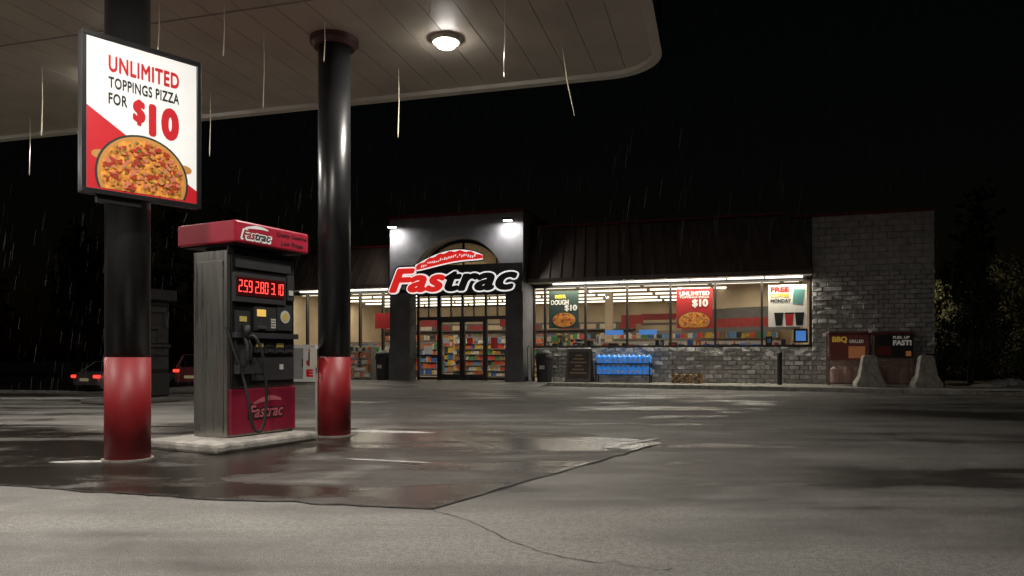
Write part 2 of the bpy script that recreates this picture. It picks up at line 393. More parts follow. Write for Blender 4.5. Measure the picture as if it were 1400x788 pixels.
hd.build('door_handles',st,steel)
dd=MB(); dd.box(dl+.15,dl+.4,yg-.012,yg-.008,1.5,1.7,0); dd.box(dm+.18,dm+.4,yg-.012,yg-.008,1.45,1.7,1); dd.box(-1.3,-1.05,yg-.012,yg-.008,1.3,1.7,1); dd.box(-3.95,-3.6,yg-.012,yg-.008,1.1,1.4,0); dd.build('door_decals',st,[wwhite,wred])
wf=MB()
def wfr(us,z0,z1,mid=None):
    for u in us: wf.box(u-.035,u+.035,-.03,.12,z0+.02,z1-.02,0)
    wf.box(us[0]-.05,us[-1]+.05,-.035,.13,z0-.04,z0+.04,0); wf.box(us[0]-.05,us[-1]+.05,-.035,.13,z1-.04,z1+.04,0)
wfr([.14,.55,2.04,3.53,5.02,6.51,8.0,9.5],1.36,3.52)
wfr([UL+.25,-10.6,-9.4,-8.2,-7.0,-6.0,-5.1],.54,3.52)
wf.build('window_frames',st,bronze)
ls=MB()
u=.9
while u<9.2: ls.box(u,min(u+1.15,9.25),-.2,-.12,3.585,3.62,0); u+=1.2
u=-9.6
while u<-5.6: ls.box(u,min(u+1.15,-5.5),-.2,-.12,3.585,3.62,0); u+=1.2
tube=M('fluorescent_tube',(1,1,1),.5,0,0,emit=(1,.95,.82),es=4)
ls.build('soffit_light_strips',st,tube)
area('soffit_lamp',(5.0,-.26,3.57),8.6,240,(1,.94,.80),st,(R(-8),0,0),sy=.08)
area('soffit_lamp_b',(-7.5,-.26,3.57),4,60,(1,.92,.76),st,(R(-8),0,0),sy=.08)
area('arch_fill_light',(cx,-.3,3.45),.5,14,(1,.85,.6),st,(R(180),0,0))  # added upward fill that brightens the panel behind the arch
pl=MB()
lampm=M('lamp_lens',(1,1,1),.4,0,0,emit=(1,.95,.85),es=12)
for u in (-4.78,-.35):
    pl.box(u-.17,u+.17,Y0-.40,Y0-.2,5.72,5.78,0); pl.box(u-.04,u+.04,Y0-.2,Y0-.002,5.73,5.77,0); pl.box(u-.14,u+.14,Y0-.38,Y0-.22,5.70,5.719,1)
pl.build('wall_lamps',st,[blackm,lampm])
for u in (-4.78,-.35):
    area('wall_lamp_light',(u,Y0-.34,5.67),.2,26,(1,.96,.92),st,(R(8),0,0))
# Sign
sg=MB(); sg.box(-3.6,.12,-1.44,-1.36,3.28,4.27,0); sg.box(-4.98,-3.6,-1.42,-1.36,3.32,3.45,0)
sg.build('sign_board',st,pk,bevel=.01)
sr=M('sign_red',(.7,.02,.02),.4,0,.05,emit=(.75,.02,.015),es=.75); sw_=M('sign_white',(.8,.8,.8),.4,0,.03,emit=(1,.97,.95),es=.75)
fm=[0,0,0,1,1,1,1]
text('sign_outline_dark','Fastrac',-5.06,.09,3.21,4.32,-1.45,pk,st,.12,.008,.3,sp=1.04)
text('sign_outline','Fastrac',-5.0,.03,3.27,4.26,-1.478,sw_,st,.09,.008,.3,sp=1.04)
text('sign_letters','Fastrac',-4.95,-.02,3.32,4.21,-1.505,[sr,pk],st,.045,.008,.3,fmt=fm,sp=1.04)
def swoosh(name,off,y,m):
    mb=MB(); n=24; up=[];lo=[]
    for i in range(n+1):
        t=i/n; u=-3.85+2.55*t; z=4.20+.38*math.sin(math.pi*t*.72); th=(.04+.15*math.sin(math.pi*min(1,t*1.0+.02))**.6)+off
        jag=.03*math.sin(t*40)*(1 if off==0 else 0)
        up.append((u,y,z+th+jag)); lo.append((u,y,z-th))
    up[0]=(up[0][0]-off,y,up[0][2]); 
    for i in range(n): mb.poly([lo[i],lo[i+1],up[i+1],up[i]])
    mb.build(name,st,m,fix=False)
swoosh('sign_swoosh_backing',.085,-1.51,pk); swoosh('sign_swoosh_outline',.045,-1.52,sw_); swoosh('sign_swoosh',0,-1.53,sr)  # black backing shape, white outline, then the red swoosh
mb=MB()
rq=random.Random(8)
for i in range(26):
    t=.08+i*.032; u=-3.85+2.55*t; z=4.18+.38*math.sin(math.pi*t*.72)+rq.uniform(-.04,.04); h=rq.uniform(.03,.09)
    mb.poly([(u-.01,-1.535,z-h*.3),(u+.03,-1.535,z-h*.2),(u+.05,-1.535,z+h),(u+.0,-1.535,z+h*.6)])
mb.build('sign_swoosh_marks',st,sw_,fix=False)
# interior
inn=MB(); ZC=3.75
inn.box(UL+.2,9.54,.2,DEP-.01,.06,.125,0)
inn.box(UL+.2,9.54,.2,DEP-.01,ZC,ZC+.05,1)
inn.box(UL+.2,9.54,DEP-.08,DEP-.02,.13,ZC,2)
inn.box(UL+.21,UL+.26,.25,DEP-.1,.13,ZC,2); inn.box(9.48,9.53,.25,DEP-.1,.13,ZC,2)
inn.box(2.5,9.4,DEP-.12,DEP-.085,2.85,3.15,3); inn.box(2.5,9.4,DEP-.12,DEP-.085,2.6,2.7,4)
inn.box(UL+.3,2.2,DEP-.7,DEP-.085,2.35,2.75,4)
for k in range(14): inn.box(UL+.5+k*1.0,UL+1.3+k*1.0,DEP-.72,DEP-.705,2.42,2.66,(3,2,5,3,2)[k%5])
for k,(u,y) in enumerate(((1.9,4.6),(6.4,7.2),(-7.6,4))): inn.box(u,u+.3,y,y+.3,.13,ZC,2)
for k,(u,y,w,m) in enumerate(((2.6,4.5,.9,3),(4.6,6.9,.8,5),(-6.6,4.6,.9,3),(-9.2,6.5,1.1,5),(-3.0,5.4,1.0,3),(7.4,4.0,.5,3))): inn.box(u,u+w,y,y+.02,2.35,2.72,m)
for i in range(14):
    a0=math.pi*.5*i/14; a1=math.pi*.5*(i+1)/14; r_=3.6; c=(9.4,8.4)
    p=lambda a,rr:(c[0]-rr*math.cos(a)*1.3,c[1]-rr*math.sin(a)*1.4)
    for z0,z1,m in ((2.0,2.15,4),(2.15,2.5,3),(2.5,2.9,4),(2.9,ZC,2)):
        A_,B_=p(a0,r_),p(a1,r_); inn.poly([(A_[0],A_[1],z0),(B_[0],B_[1],z0),(B_[0],B_[1],z1),(A_[0],A_[1],z1)],m)
inn.build('interior_shell',st,[M('floor_tile',(.42,.36,.28),.35),M('ceiling_tile',(.52,.46,.36),.8,0,.06),M('interior_wall',(.50,.40,.28),.7,0,.2,.8),M('interior_red',(.26,.02,.02),.5),M('interior_gray',(.10,.09,.09),.5),M('interior_sign_white',(.5,.45,.38),.5)],fix=False)
tb=MB(); tube2=M('ceiling_tube',(1,1,1),.5,0,0,emit=(1,.92,.76),es=2.5)
for y in (2.4,4.3,6.2,8.1,10):
    u=UL+.8
    while u<9: tb.box(u,min(u+2.35,9.3),y-.06,y+.06,ZC-.06,ZC-.005,0); u+=2.5
tb.build('ceiling_light_tubes',st,tube2)
for y in (2.4,7.6):
    for u in (-8.2,-1.5,5.5): area('ceiling_light',(u,y-.3,ZC-.08),6,105,(1,.89,.69),st,(0,0,0),sy=.3)
cols=[(.5,.05,.04),(.5,.32,.05),(.04,.10,.35),(.45,.40,.32),(.05,.2,.08),(.5,.46,.42),(.35,.15,.05),(.03,.03,.04),(.5,.12,.05),(.10,.22,.4)]
pm=[M('product_%d'%i,c,.4,0,.6,22,emit=c,es=.06) for i,c in enumerate(cols)]+[M('shelf_metal',(.22,.2,.18),.5),blackm]
rp=random.Random(11); pg=MB()
def gondola(u0,u1,y,h,levels,dp=.35):
    pg.box(u0,u1,y,y+.04,.13,h,10)
    for l in range(levels):
        z=.2+(h-.25)*l/levels; pg.box(u0,u1,y-dp,y,z-.03,z,10); u=u0+.02; sh=(h-.25)/levels
        while u<u1-.12:
            c=rp.randrange(10); hh=sh*rp.uniform(.5,.85); w=rp.uniform(.05,.11)
            for q in range(rp.randint(1,3)):
                if u>u1-.1: break
                pg.box(u,min(u+w,u1),y-dp+.03+rp.uniform(0,.03),y-.03,z+.001,z+hh,c); u+=w+rp.uniform(.008,.02)
gondola(-4.4,-.4,3.6,1.85,7); gondola(-4.8,.0,6.4,2.0,7); gondola(1,8.8,3.2,1.6,5); gondola(1,8.6,5.8,1.75,5); gondola(-11.5,-5.6,2.6,1.5,5); gondola(-11.5,-5.6,5.2,1.7,5)
gondola(-11.5,9,DEP-.3,2.3,6,.5)
pg.box(.4,9.2,.35,.85,.13,1.18,11)
u=.5
while u<9:
    w=rp.uniform(.08,.34); h=rp.choice((.22,.3,.4,.5,.32,.6,.25)); c=rp.choice((11,11,11,11,10,7,0,3,2,4,7,5)); pg.box(u,u+w,.42,.78,1.185,1.185+h,c); 
    if rp.random()<.6: pg.box(u+w*.2,u+w*.8,.40,.418,1.185+h*.55,1.185+h*.85,rp.choice((0,1,9,5)))
    if rp.random()<.3: pg.box(u+w*.3,u+w*.5,.5,.6,1.186+h,1.27+h,rp.choice((0,1,11,5)))
    u+=w+rp.uniform(.02,.2)
pg.build('shelves_and_goods',st,pm)
wp=MB()
wp.box(.72,1.82,.0-.07,-.062,2.02,3.36,0)
wp.box(5.23,6.42,-.07,-.062,1.98,3.32,1)
wp.box(8.2,9.38,-.07,-.062,1.98,3.36,2)
wp.box(9.05,9.36,-.02,-.01,1.52,1.85,4); wp.box(8.98,9.42,-.01,.0,1.46,1.92,3)
wp.box(2.7,3.35,.3,.31,1.78,1.95,4); wp.box(3.9,4.52,.3,.31,1.78,1.95,4)
wp.box(-11,-10.2,.02,.03,1.8,2.8,5); wp.box(-6.3,-5.6,-.06,-.05,2.1,2.7,1)
wp.build('window_posters',st,[wgreen,wred,wwhite,pk,M('screen_blue',(.06,.2,.6),.3,emit=(.1,.3,.8),es=.5),wwhite])
text('poster_text_1','DOUGH',.8,1.45,2.86,3.04,-.078,wwhite,st,.04); text('poster_text_2','$10',1.3,1.76,2.62,2.86,-.08,wwhite,st,.05); text('poster_text_2b','BEER',.95,1.35,3.1,3.22,-.078,yel,st,.03)
text('poster_text_3','UNLIMITED',5.33,6.32,3.08,3.22,-.078,wwhite,st,.035,sp=1.1); text('poster_text_4','$10',5.75,6.28,2.66,2.96,-.078,wwhite,st,.06); text('poster_text_4b','TOPPINGS PIZZA',5.33,6.32,2.99,3.06,-.078,wwhite,st,.02)
text('poster_text_5','FREE',8.27,8.85,3.13,3.3,-.078,wred,st,.05); text('poster_text_6','COFFEE',8.27,8.85,2.95,3.08,-.078,yel,st,.04); text('poster_text_7','MONDAY',8.27,8.9,2.78,2.9,-.078,blackm,st,.04)
wc=MB(); wc.cyl((9.1,2.88),.13,-.077,-.072,0,16,axis='y'); 
for k,u in enumerate((8.4,8.72,9.03)): wc.poly([(u+.03,-.079,2.02),(u+.23,-.079,2.02),(u+.27,-.079,2.4),(u-.01,-.079,2.4)],k%2+1); wc.poly([(u-.03,-.080,2.4),(u+.29,-.080,2.4),(u+.27,-.08,2.45),(u-.01,-.08,2.45)],1)
wc.poly([(8.95,-.08,2.75),(9.25,-.08,2.7),(9.33,-.08,3.2),(8.98,-.08,3.22)],3)
wc.build('poster_cups',st,[wred,pk,wred,flat('cup_green',(.1,.25,.22),.4,.1)],fix=False)
# ---------- pizza artwork
crust=flat('pizza_crust',(.50,.24,.06),.5,.15); pan=flat('pizza_pan',(.03,.03,.03),.5)
cheese=M('pizza_cheese',(.62,.25,.04),.5,0,.6,18,emit=(.62,.23,.03),es=.12); pep=flat('pepperoni',(.38,.035,.015),.5,.12); olive=flat('olive',(.05,.04,.03),.5); pepg=flat('green_pepper',(.12,.2,.03),.5,.1); ham=flat('ham',(.58,.18,.10),.5,.12)
def pizza(name,cx,cz,rx,rz,y,zmin,parent,n=120,seed=1,k=1):
    r=random.Random(seed); mb=MB()
    mb.disc(cx,cz,rx*1.05,rz*1.05,y,0,48,zmin); mb.disc(cx,cz,rx,rz,y-.0015,1,48,zmin); mb.disc(cx,cz,rx*.93,rz*.93,y-.003,2,48,zmin)
    yy=y-.0045
    for i in range(n):
        a=r.uniform(0,6.28); q=math.sqrt(r.random())*.88; s=r.uniform(.015,.045)*k; m=r.choice((3,3,3,4,4,5,5,6,6,2,1)); 
        x=cx+rx*q*math.cos(a); z=cz+rz*q*math.sin(a)
        if z-s<zmin: continue
        if m in(4,5): s*=.45
        nn=9; ph=r.uniform(0,6)
        mb.poly([(x+s*(1+.3*math.sin(3*t_+ph))*math.cos(t_),yy-i*.00004,z+s*.8*(1+.3*math.cos(2*t_+ph))*math.sin(t_)) for t_ in [2*math.pi*j/nn for j in range(nn)]],m)
        if m==4: mb.disc(x,z,s*.4,s*.4,yy-.00002-i*.00004,2,6)
    return mb.build(name,parent,[pan,crust,cheese,pep,olive,pepg,ham],fix=False)
pizza('poster_pizza_1',1.28,2.32,.42,.26,-.075,2.03,st,50,2,1.2); pizza('poster_pizza_2',5.82,2.2,.52,.32,-.075,2.0,st,60,3,1.3)
# ---------------------------------------------------------------- things in front of the store
def SW(name,u,y,z=.12,rot=0): p=W(u,y); return empty(name,(p.x,p.y,z),-17.69+rot)
def trash(name,u,y):
    e=SW(name,u,y); mb=MB(); mb.cyl((0,0),.25,0,.8,0,20,.3); mb.cyl((0,0),.32,.8,.88,0,20); mb.cyl((0,0),.31,.88,1.02,0,20,.27); mb.cyl((0,0),.27,1.02,1.12,0,20,.12)
    mb.box(-.14,.14,-.34,-.27,.88,1.0,1); mb.build('bin_body',e,[blackm,rubber],bevel=.01); 
    b=MB(); b.box(-.09,.09,-.315,-.305,.45,.58,0); b.build('bin_label',e,cream)
trash('trash_can',.8,-1.0); trash('trash_can',-5.6,-.7)
e=SW('sandwich_board',2.0,-.75); mb=MB()
for s in (-1,1):
    q=[(-.45,s*.32,0),(.45,s*.32,0),(.42,s*.05,1.15),(-.42,s*.05,1.15)]; q2=[(a,b+s*.03,c) for a,b,c in q]; 
    mb.poly(q,0); mb.poly(q2,0)
    for k in range(4): mb.poly([q[k],q[(k+1)%4],q2[(k+1)%4],q2[k]],0)
# front board panel and its chalk lines lie just proud of the sloping front sheet
yf=lambda z:-.35+z*(.27/1.15)
mb.poly([(-.37,yf(.12)-.004,.12),(.37,yf(.12)-.004,.12),(.35,yf(1.05)-.004,1.05),(-.35,yf(1.05)-.004,1.05)],1)
for i in range(6):
    z=.3+i*.12; w_=.28-.08*(i%3); mb.poly([(-w_,yf(z)-.007,z),(w_,yf(z)-.007,z),(w_,yf(z+.05)-.007,z+.05),(-w_,yf(z+.05)-.007,z+.05)],2)
mb.build('board_panels',e,[M('board_frame',(.10,.09,.08),.5),M('chalk',(.05,.035,.03),.6),M('chalk_text',(.3,.2,.1),.6)],fix=False)
e=SW('washer_fluid_rack',3.5,-.6); mb=MB()
for z in (.28,.66): mb.box(-.95,.95,-.25,.25,z-.03,z,0)
for x in (-.93,.9): 
    for y in (-.24,.2): mb.box(x,x+.04,y,y+.04,0,.72,0)
mb.build('rack_frame',e,[blackm])
jug=MB()
for z in (.285,.665):
    for r_ in range(2):
        for i in range(11):
            x=-.86+i*.172; y=-.14+r_*.22
            jug.cyl((x,y),.085,z,z+.21,0,10,.082); jug.cyl((x,y),.082,z+.21,z+.28,0,10,.028); jug.cyl((x,y),.03,z+.28,z+.31,1,10)
            jug.box(x-.05,x+.05,y-.09,y-.083,z+.05,z+.14,2)
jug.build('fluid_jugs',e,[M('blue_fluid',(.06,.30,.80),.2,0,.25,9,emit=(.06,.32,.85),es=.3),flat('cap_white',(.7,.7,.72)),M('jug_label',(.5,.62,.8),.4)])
e=SW('firewood_bundles',5.6,-.85); mb=MB(); rr=random.Random(4)
for b_ in range(3):
    for i in range(3):
        for j in range(3): mb.cyl((-.4+b_*.36+i*.1+rr.uniform(-.01,.01),.06+j*.1),.052,-.2,.2,rr.choice((0,1)),7,axis='y')
mb.build('logs',e,[M('bark',(.18,.10,.05),.9),M('split_wood',(.42,.27,.14),.8)])
def bollard(name,u,y):
    e=SW(name,u,y); mb=MB(); mb.cyl((0,0),.075,0,1.0,0,16); mb.cyl((0,0),.075,1.0,1.05,0,16,.03); mb.build('post',e,blackm,smooth=False)
bollard('bollard',8.5,-1.25)
e=SW('propane_cage',11.1,-.85); mb=MB()
for x0,x1 in ((-1.18,-.04),(.04,1.18)):
    for x in (x0,x1-.04):
        for y in (-.35,.3): mb.box(x,x+.04,y,y+.04,0,1.62,0)
    for z in (.04,.8,1.58): 
        mb.box(x0+.04,x1-.04,-.35,-.31,z,z+.04,0); mb.box(x0+.04,x1-.04,.3,.34,z,z+.04,0)
    mb.box(x0,x1,-.36,.35,1.625,1.66,0)
    n=12
    for i in range(-6,n):
        for s in (1,-1):
            xs_=x0+(x1-x0)*i/n; xe=xs_+.72
            if s<0: xs_,xe=x0+x1-xs_,x0+x1-xe
            za,zb=.08,.8; 
            def clip(xa,za,xb,zb):
                d=xb-xa; t0,t1=0,1
                for lim,sg_ in ((x0,1),(x1,-1)):
                    fa=(xa-lim)*sg_; fb=(xb-lim)*sg_
                    if fa<0 and fb<0: return None
                    if fa<0: t0=max(t0,fa/(fa-fb))
                    if fb<0: t1=min(t1,fa/(fa-fb))
                if t0>=t1: return None
                return (xa+d*t0,za+(zb-za)*t0,xa+d*t1,za+(zb-za)*t1)
            c=clip(xs_,za,xe,zb)
            if c: mb.tube([(c[0],-.33+.008*s,c[1]),(c[2],-.33+.008*s,c[3])],.009,1,4)
    for x in (x0+.22,x0+.57,x0+.9):
        mb.cyl((x,0),.15,.08,.5,2,14); mb.cyl((x,0),.15,.5,.58,2,14,.06)
        mb.cyl((x,0),.15,.84,1.2,2,14); mb.cyl((x,0),.15,1.2,1.3,2,14,.06)
mb.build('cage_frame',e,[M('cage_metal',(.18,.11,.10),.6),M('cage_mesh',(.60,.34,.28),.5),M('tank_white',(.42,.33,.30),.5)],fix=False)
mb=MB(); mb.box(-1.14,-.1,-.385,-.365,.78,1.6,0); mb.box(.1,1.14,-.385,-.365,.86,1.6,1)
mb.box(-.62,-.16,-.39,-.386,.84,1.2,2); mb.box(.16,.55,-.39,-.386,.92,1.2,3); mb.box(.95,1.09,-.39,-.386,.9,1.05,2); mb.box(-1.14,1.14,-.388,-.3855,1.545,1.6,3)
mb.build('cage_posters',e,[flat('bbq_brown',(.12,.03,.02),.5,.1),pk,flat('bbq_food',(.45,.16,.06),.5,.2),redtrim])
text('cage_text_1','BBQ',-1.08,-.66,1.3,1.5,-.395,yel,e,.05); text('cage_text_2','FAST!',.6,1.1,1.22,1.38,-.395,wwhite,e,.05); text('cage_text_3','FUEL UP',.6,1.05,1.42,1.5,-.395,wwhite,e,.03); text('cage_text_4','GRILLED',-.6,-.2,1.3,1.4,-.395,wwhite,e,.03)
def conc(name,x,y,w,h):
    e=empty(name,(x,y,.12),-14); mb=MB(); prof=[(0,w/2),(.12,w/2),(.32,w*.36),(h-.06,w*.25),(h,w*.2)]
    for i in range(len(prof)-1):
        (z0,a),(z1,b)=prof[i],prof[i+1]; d0,d1=.3*a/(w/2),.3*b/(w/2)
        q0=[(-a,-d0,z0),(a,-d0,z0),(a,d0,z0),(-a,d0,z0)]; q1=[(-b,-d1,z1),(b,-d1,z1),(b,d1,z1),(-b,d1,z1)]
        for k in range(4): mb.poly([q0[k],q0[(k+1)%4],q1[(k+1)%4],q1[k]])
    mb.poly(q1); o=mb.build('barrier_body',e,conclt,fix=False)
    bm=bmesh.new(); bm.from_mesh(o.data); bmesh.ops.remove_doubles(bm,verts=bm.verts,dist=.001); bmesh.ops.recalc_face_normals(bm,faces=bm.faces); bm.to_mesh(o.data); bm.free()
    b=o.modifiers.new('b','BEVEL'); b.width=.025; b.segments=2
conc('concrete_barrier',10.45,21.4,.78,.92); conc('concrete_barrier',11.95,21.1,.74,.92)
p=Vector((12.5,21.6)); e=empty('trash_can',(p.x,p.y,.12),0); mb=MB(); mb.cyl((0,0),.24,0,.9,0,18,.27); mb.cyl((0,0),.28,.9,.97,0,18,.2); mb.build('bin_body',e,blackm)
# ice freezer
e=SW('ice_freezer',-8.0,-2.0,.02); mb=MB(); mb.box(-.5,.5,-.35,.35,.06,1.42,0); mb.box(-.46,.0,-.375,-.352,.16,1.3,1); mb.box(-.05,-.01,-.40,-.376,.6,.9,2); mb.box(-.48,.48,-.33,.33,0,.058,2)
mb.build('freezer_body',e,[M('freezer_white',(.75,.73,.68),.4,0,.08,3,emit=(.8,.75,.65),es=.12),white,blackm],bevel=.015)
for i,ch in enumerate('ICE'): text('ice_letter_%d'%i,ch,.12 if ch!='I' else .22,.42 if ch!='I' else .32,1.0-i*.38,1.28-i*.38,-.362,pr,e,.07)
e=SW('merchandise_rack',-6.7,-.45); mb=MB(); rp=random.Random(5)
for x in (-.55,.52): mb.box(x,x+.03,-.2,.2,0,1.25,10)
for l in range(5):
    z=.1+l*.25; mb.box(-.52,.52,-.2,.2,z-.02,z,10); x=-.5
    while x<.42: w=rp.uniform(.08,.16); mb.box(x,x+w,-.17,.15,z+.001,z+rp.uniform(.1,.19),rp.choice((3,5,7,8,6,3))); x+=w+.015
mb.build('rack',e,pm)
e=SW('propped_handcart',.22,-1.05); mb=MB(); mb.tube([(0,0,.05),(-.05,.1,1.2)],.014); mb.tube([(.15,0,.05),(.08,.1,1.2)],.014); mb.tube([(-.05,.1,1.2),(.02,.12,1.27),(.08,.1,1.2)],.014); mb.box(-.02,.2,-.15,0,.03,.05,0); mb.cyl((0,.1),.09,-.06,-.02,0,14,axis='x'); mb.cyl((0,.1),.09,.19,.23,0,14,axis='x'); mb.build('cart_frame',e,rubber)
# ---------------------------------------------------------------- canopy
ca=empty('fuel_canopy',(2.14,10.18,0),-15.7)
CW,CD,RC,CZ=17.,13.,.75,5.0
def outline(inset=0):
    pts=[]; r=RC-inset
    def arc(cx,cy,a0,a1):
        for k in range(13): a=R(a0+(a1-a0)*k/12); pts.append((cx+r*math.cos(a),cy+r*math.sin(a)))
    arc(-RC,-RC,0,90); arc(-CW+RC,-RC,90,180); arc(-CW+RC,-CD+RC,180,270); arc(-RC,-CD+RC,270,360); return pts
o0=outline(0); o1_=outline(.13)
mb=MB(); n=len(o0)
for k in range(n):
    a,b=o0[k],o0[(k+1)%n]; c,d=o1_[k],o1_[(k+1)%n]
    mb.poly([(*a,CZ-.06),(*b,CZ-.06),(*b,CZ+.95),(*a,CZ+.95)],0)
    mb.poly([(*a,CZ-.06),(*b,CZ-.06),(*d,CZ-.06),(*c,CZ-.06)],1)
    mb.poly([(*c,CZ-.06),(*d,CZ-.06),(*d,CZ+.03),(*c,CZ+.03)],1)
mb.poly([(*p,CZ+.94) for p in o0],0); mb.poly([(*p,CZ+.03) for p in o0],2)
mb.build('fascia',ca,[M('fascia_dark',(.035,.03,.03),.5),cream,blackm],fix=False)
mb=MB()
def yr(x):
    def cut(dx): 
        return RC-math.sqrt(max(0,(RC-.13)**2-(RC-dx)**2)) if dx<RC else .13
    return -CD+cut(-x if -x<CW/2 else CW+x), -cut(-x if -x<CW/2 else CW+x)
pw_=.405; x=-.14
while x>-CW+.6:
    xa=x-pw_+.008; ya,yb=yr(x); yc,yd=yr(xa)
    segs=3
    xs_=[x+(xa-x)*k/segs for k in range(segs+1)]
    for k in range(segs):
        a0,b0_=yr(xs_[k]); a1,b1_=yr(xs_[k+1])
        mb.poly([(xs_[k],a0,CZ),(xs_[k+1],a1,CZ),(xs_[k+1],b1_,CZ),(xs_[k],b0_,CZ)],0)
    mb.poly([(xs_[0],ya,CZ),(xs_[0],yb,CZ),(xs_[0],yb,CZ+.025),(xs_[0],ya,CZ+.025)],0)
    mb.poly([(xs_[-1],yc,CZ),(xs_[-1],yd,CZ),(xs_[-1],yd,CZ+.025),(xs_[-1],yc,CZ+.025)],0)
    x-=pw_
mb.build('deck_panels',ca,deckm,fix=False)
mb=MB()
for y in (-3.1,-6.2,-9.3): mb.box(-CW+.3,-.2,y-.012,y+.012,CZ-.006,CZ-.002,0)
mb.build('deck_joints',ca,M('deck_joint',(.2,.17,.15),.6))
inv=Matrix.Rotation(R(15.7),2)
def toC(x,y): v=inv@Vector((x-2.14,y-10.18)); return v.x,v.y
lens=M('canopy_lens',(1,1,1),.4,0,0,emit=(1,.96,.90),es=90)
mb=MB(); lp=[(-.83,9.2,150),(-5.84,10.62,150),(-2.2,4.6,185),(-7.2,6.0,160),(-3.6,0.4,190),(-10.9,12.1,150),(-12.2,7.4,120)]
for x,y,en in lp:
    c=toC(x,y); mb.cyl(c,.17,CZ-.05,CZ-.003,0,32,.19); mb.cyl(c,.11,CZ-.095,CZ-.051,1,28,.14)
    area('canopy_lamp',(c[0],c[1],CZ-.10),.22,en,(1,.94,.85),ca,(0,0,0))
mb.build('lamp_fixtures',ca,[cream,lens])
def column(name,x,y):
    e=empty(name,(x,y,0),0); mb=MB(); r=.2
    mb.cyl((0,0),r,1.0,CZ-.002,0,64); mb.cyl((0,0),r+.004,.0,.995,1,64); mb.build('column_shaft',e,[black,redp])
    for f in e.children[0].data.polygons: f.use_smooth=abs(f.normal.z)<.5
    mb=MB(); mb.cyl((0,0),r+.1,CZ-.06,CZ-.003,0,40); mb.cyl((0,0),r+.05,CZ-.12,CZ-.06,0,40,r+.09); mb.cyl((0,0),r+.03,.0,.02,1,40); mb.build('column_collar',e,[M('collar_dark_red',(.05,.012,.012),.5),concrete]); return e
column('canopy_column',-3.73,7.1); c2=column('canopy_column',-2.24,9.22)
mb=MB(); mb.box(-.26,-.17,-.18,-.02,.86,1.1,0); mb.box(-.285,-.262,-.16,-.04,.9,1.06,1); mb.cyl((-.2,-.1),.012,.0,.86,0,8); mb.build('call_box',c2,[M('box_gray',(.45,.42,.36),.5),blackm],bevel=.01)
mb=MB()
for X,d,ln in ((-6.46,10.05,.965),(-7.99,12.12,.99),(-3.96,8.2,.56),(-4.56,11.05,.97),(-3.26,8.28,.6),(-3.03,8.93,.965),(-2.23,8.7,.49),(-1.565,10.1,.97),(-.082,8.2,.86),(-.92,8.2,.16)):
    mb.tube([(X,d,CZ-.01),(X+.005,d,CZ-ln*.5),(X-.008,d,CZ-ln*.95),(X-.008,d,CZ-ln)],[.003,.005,.008,.003],0,6)
mb.tube([(.64,9.35,CZ-.01),(.71,9.35,4.5),(.80,9.35,4.08)],[.004,.008,.003],0,6)
mb.build('drip_streaks',None,M('drip_streak',(.50,.45,.34),.15,0,.2,emit=(1,.85,.55),es=.04),fix=False)  # streaks of lit dripping water, shaped as solid, faintly glowing tubes
# ---------------------------------------------------------------- poster sign on column
sg=empty('poster_sign',(-3.757,6.455,2.50),47.7); sg.scale=(.94,.94,.94)
mb=MB(); mb.box(-.04,1.08,.0,.11,-.045,1.475,0); mb.box(-.045,1.085,-.02,0.001,-.05,-.005,0); mb.box(-.045,1.085,-.02,.001,1.435,1.48,0); mb.box(-.045,-.004,-.02,.001,-.005,1.435,0); mb.box(1.044,1.085,-.02,.001,-.005,1.435,0)
mb.box(.35,.43,.11,.32,.25,.33,0); mb.box(.35,.43,.11,.32,1.1,1.18,0)
mb.tube([(.95,.05,-.05),(.96,.04,-.12),(.93,.05,-.2)],.006,0,5); mb.box(.1,.5,.02,.09,-.12,-.047,0)
mb.build('sign_case',sg,black,bevel=.008)
mb=MB(); mb.poly([(0,-.004,0),(1.04,-.004,0),(1.04,-.004,1.43),(0,-.004,1.43)],0); mb.poly([(0,-.006,0),(1.04,-.006,0),(1.04,-.006,.13),(0,-.006,.78)],1)
for x in (.07,.86): mb.disc(x+.05,.33,.08,.045,-.0065,2,20)
mb.build('poster_face',sg,[pw,pr,crust],fix=False)
pizza('pizza_picture',.51,.17,.42,.40,-.008,.015,sg,520,5,.65)
text('poster_line_1','UNLIMITED',.19,.86,1.14,1.30,-.007,pr,sg,.035,sp=1.1); text('poster_line_2','TOPPINGS PIZZA',.19,.86,.985,1.095,-.007,pk,sg,.028,sp=1.08); text('poster_line_3','FOR',.19,.36,.83,.94,-.007,pk,sg,.028,sp=1.08)
text('poster_line_4','10',.56,.86,.60,.93,-.007,pr,sg,.07,sp=1.12); text('poster_line_5','$',.41,.53,.68,.94,-.007,pr,sg,.06)
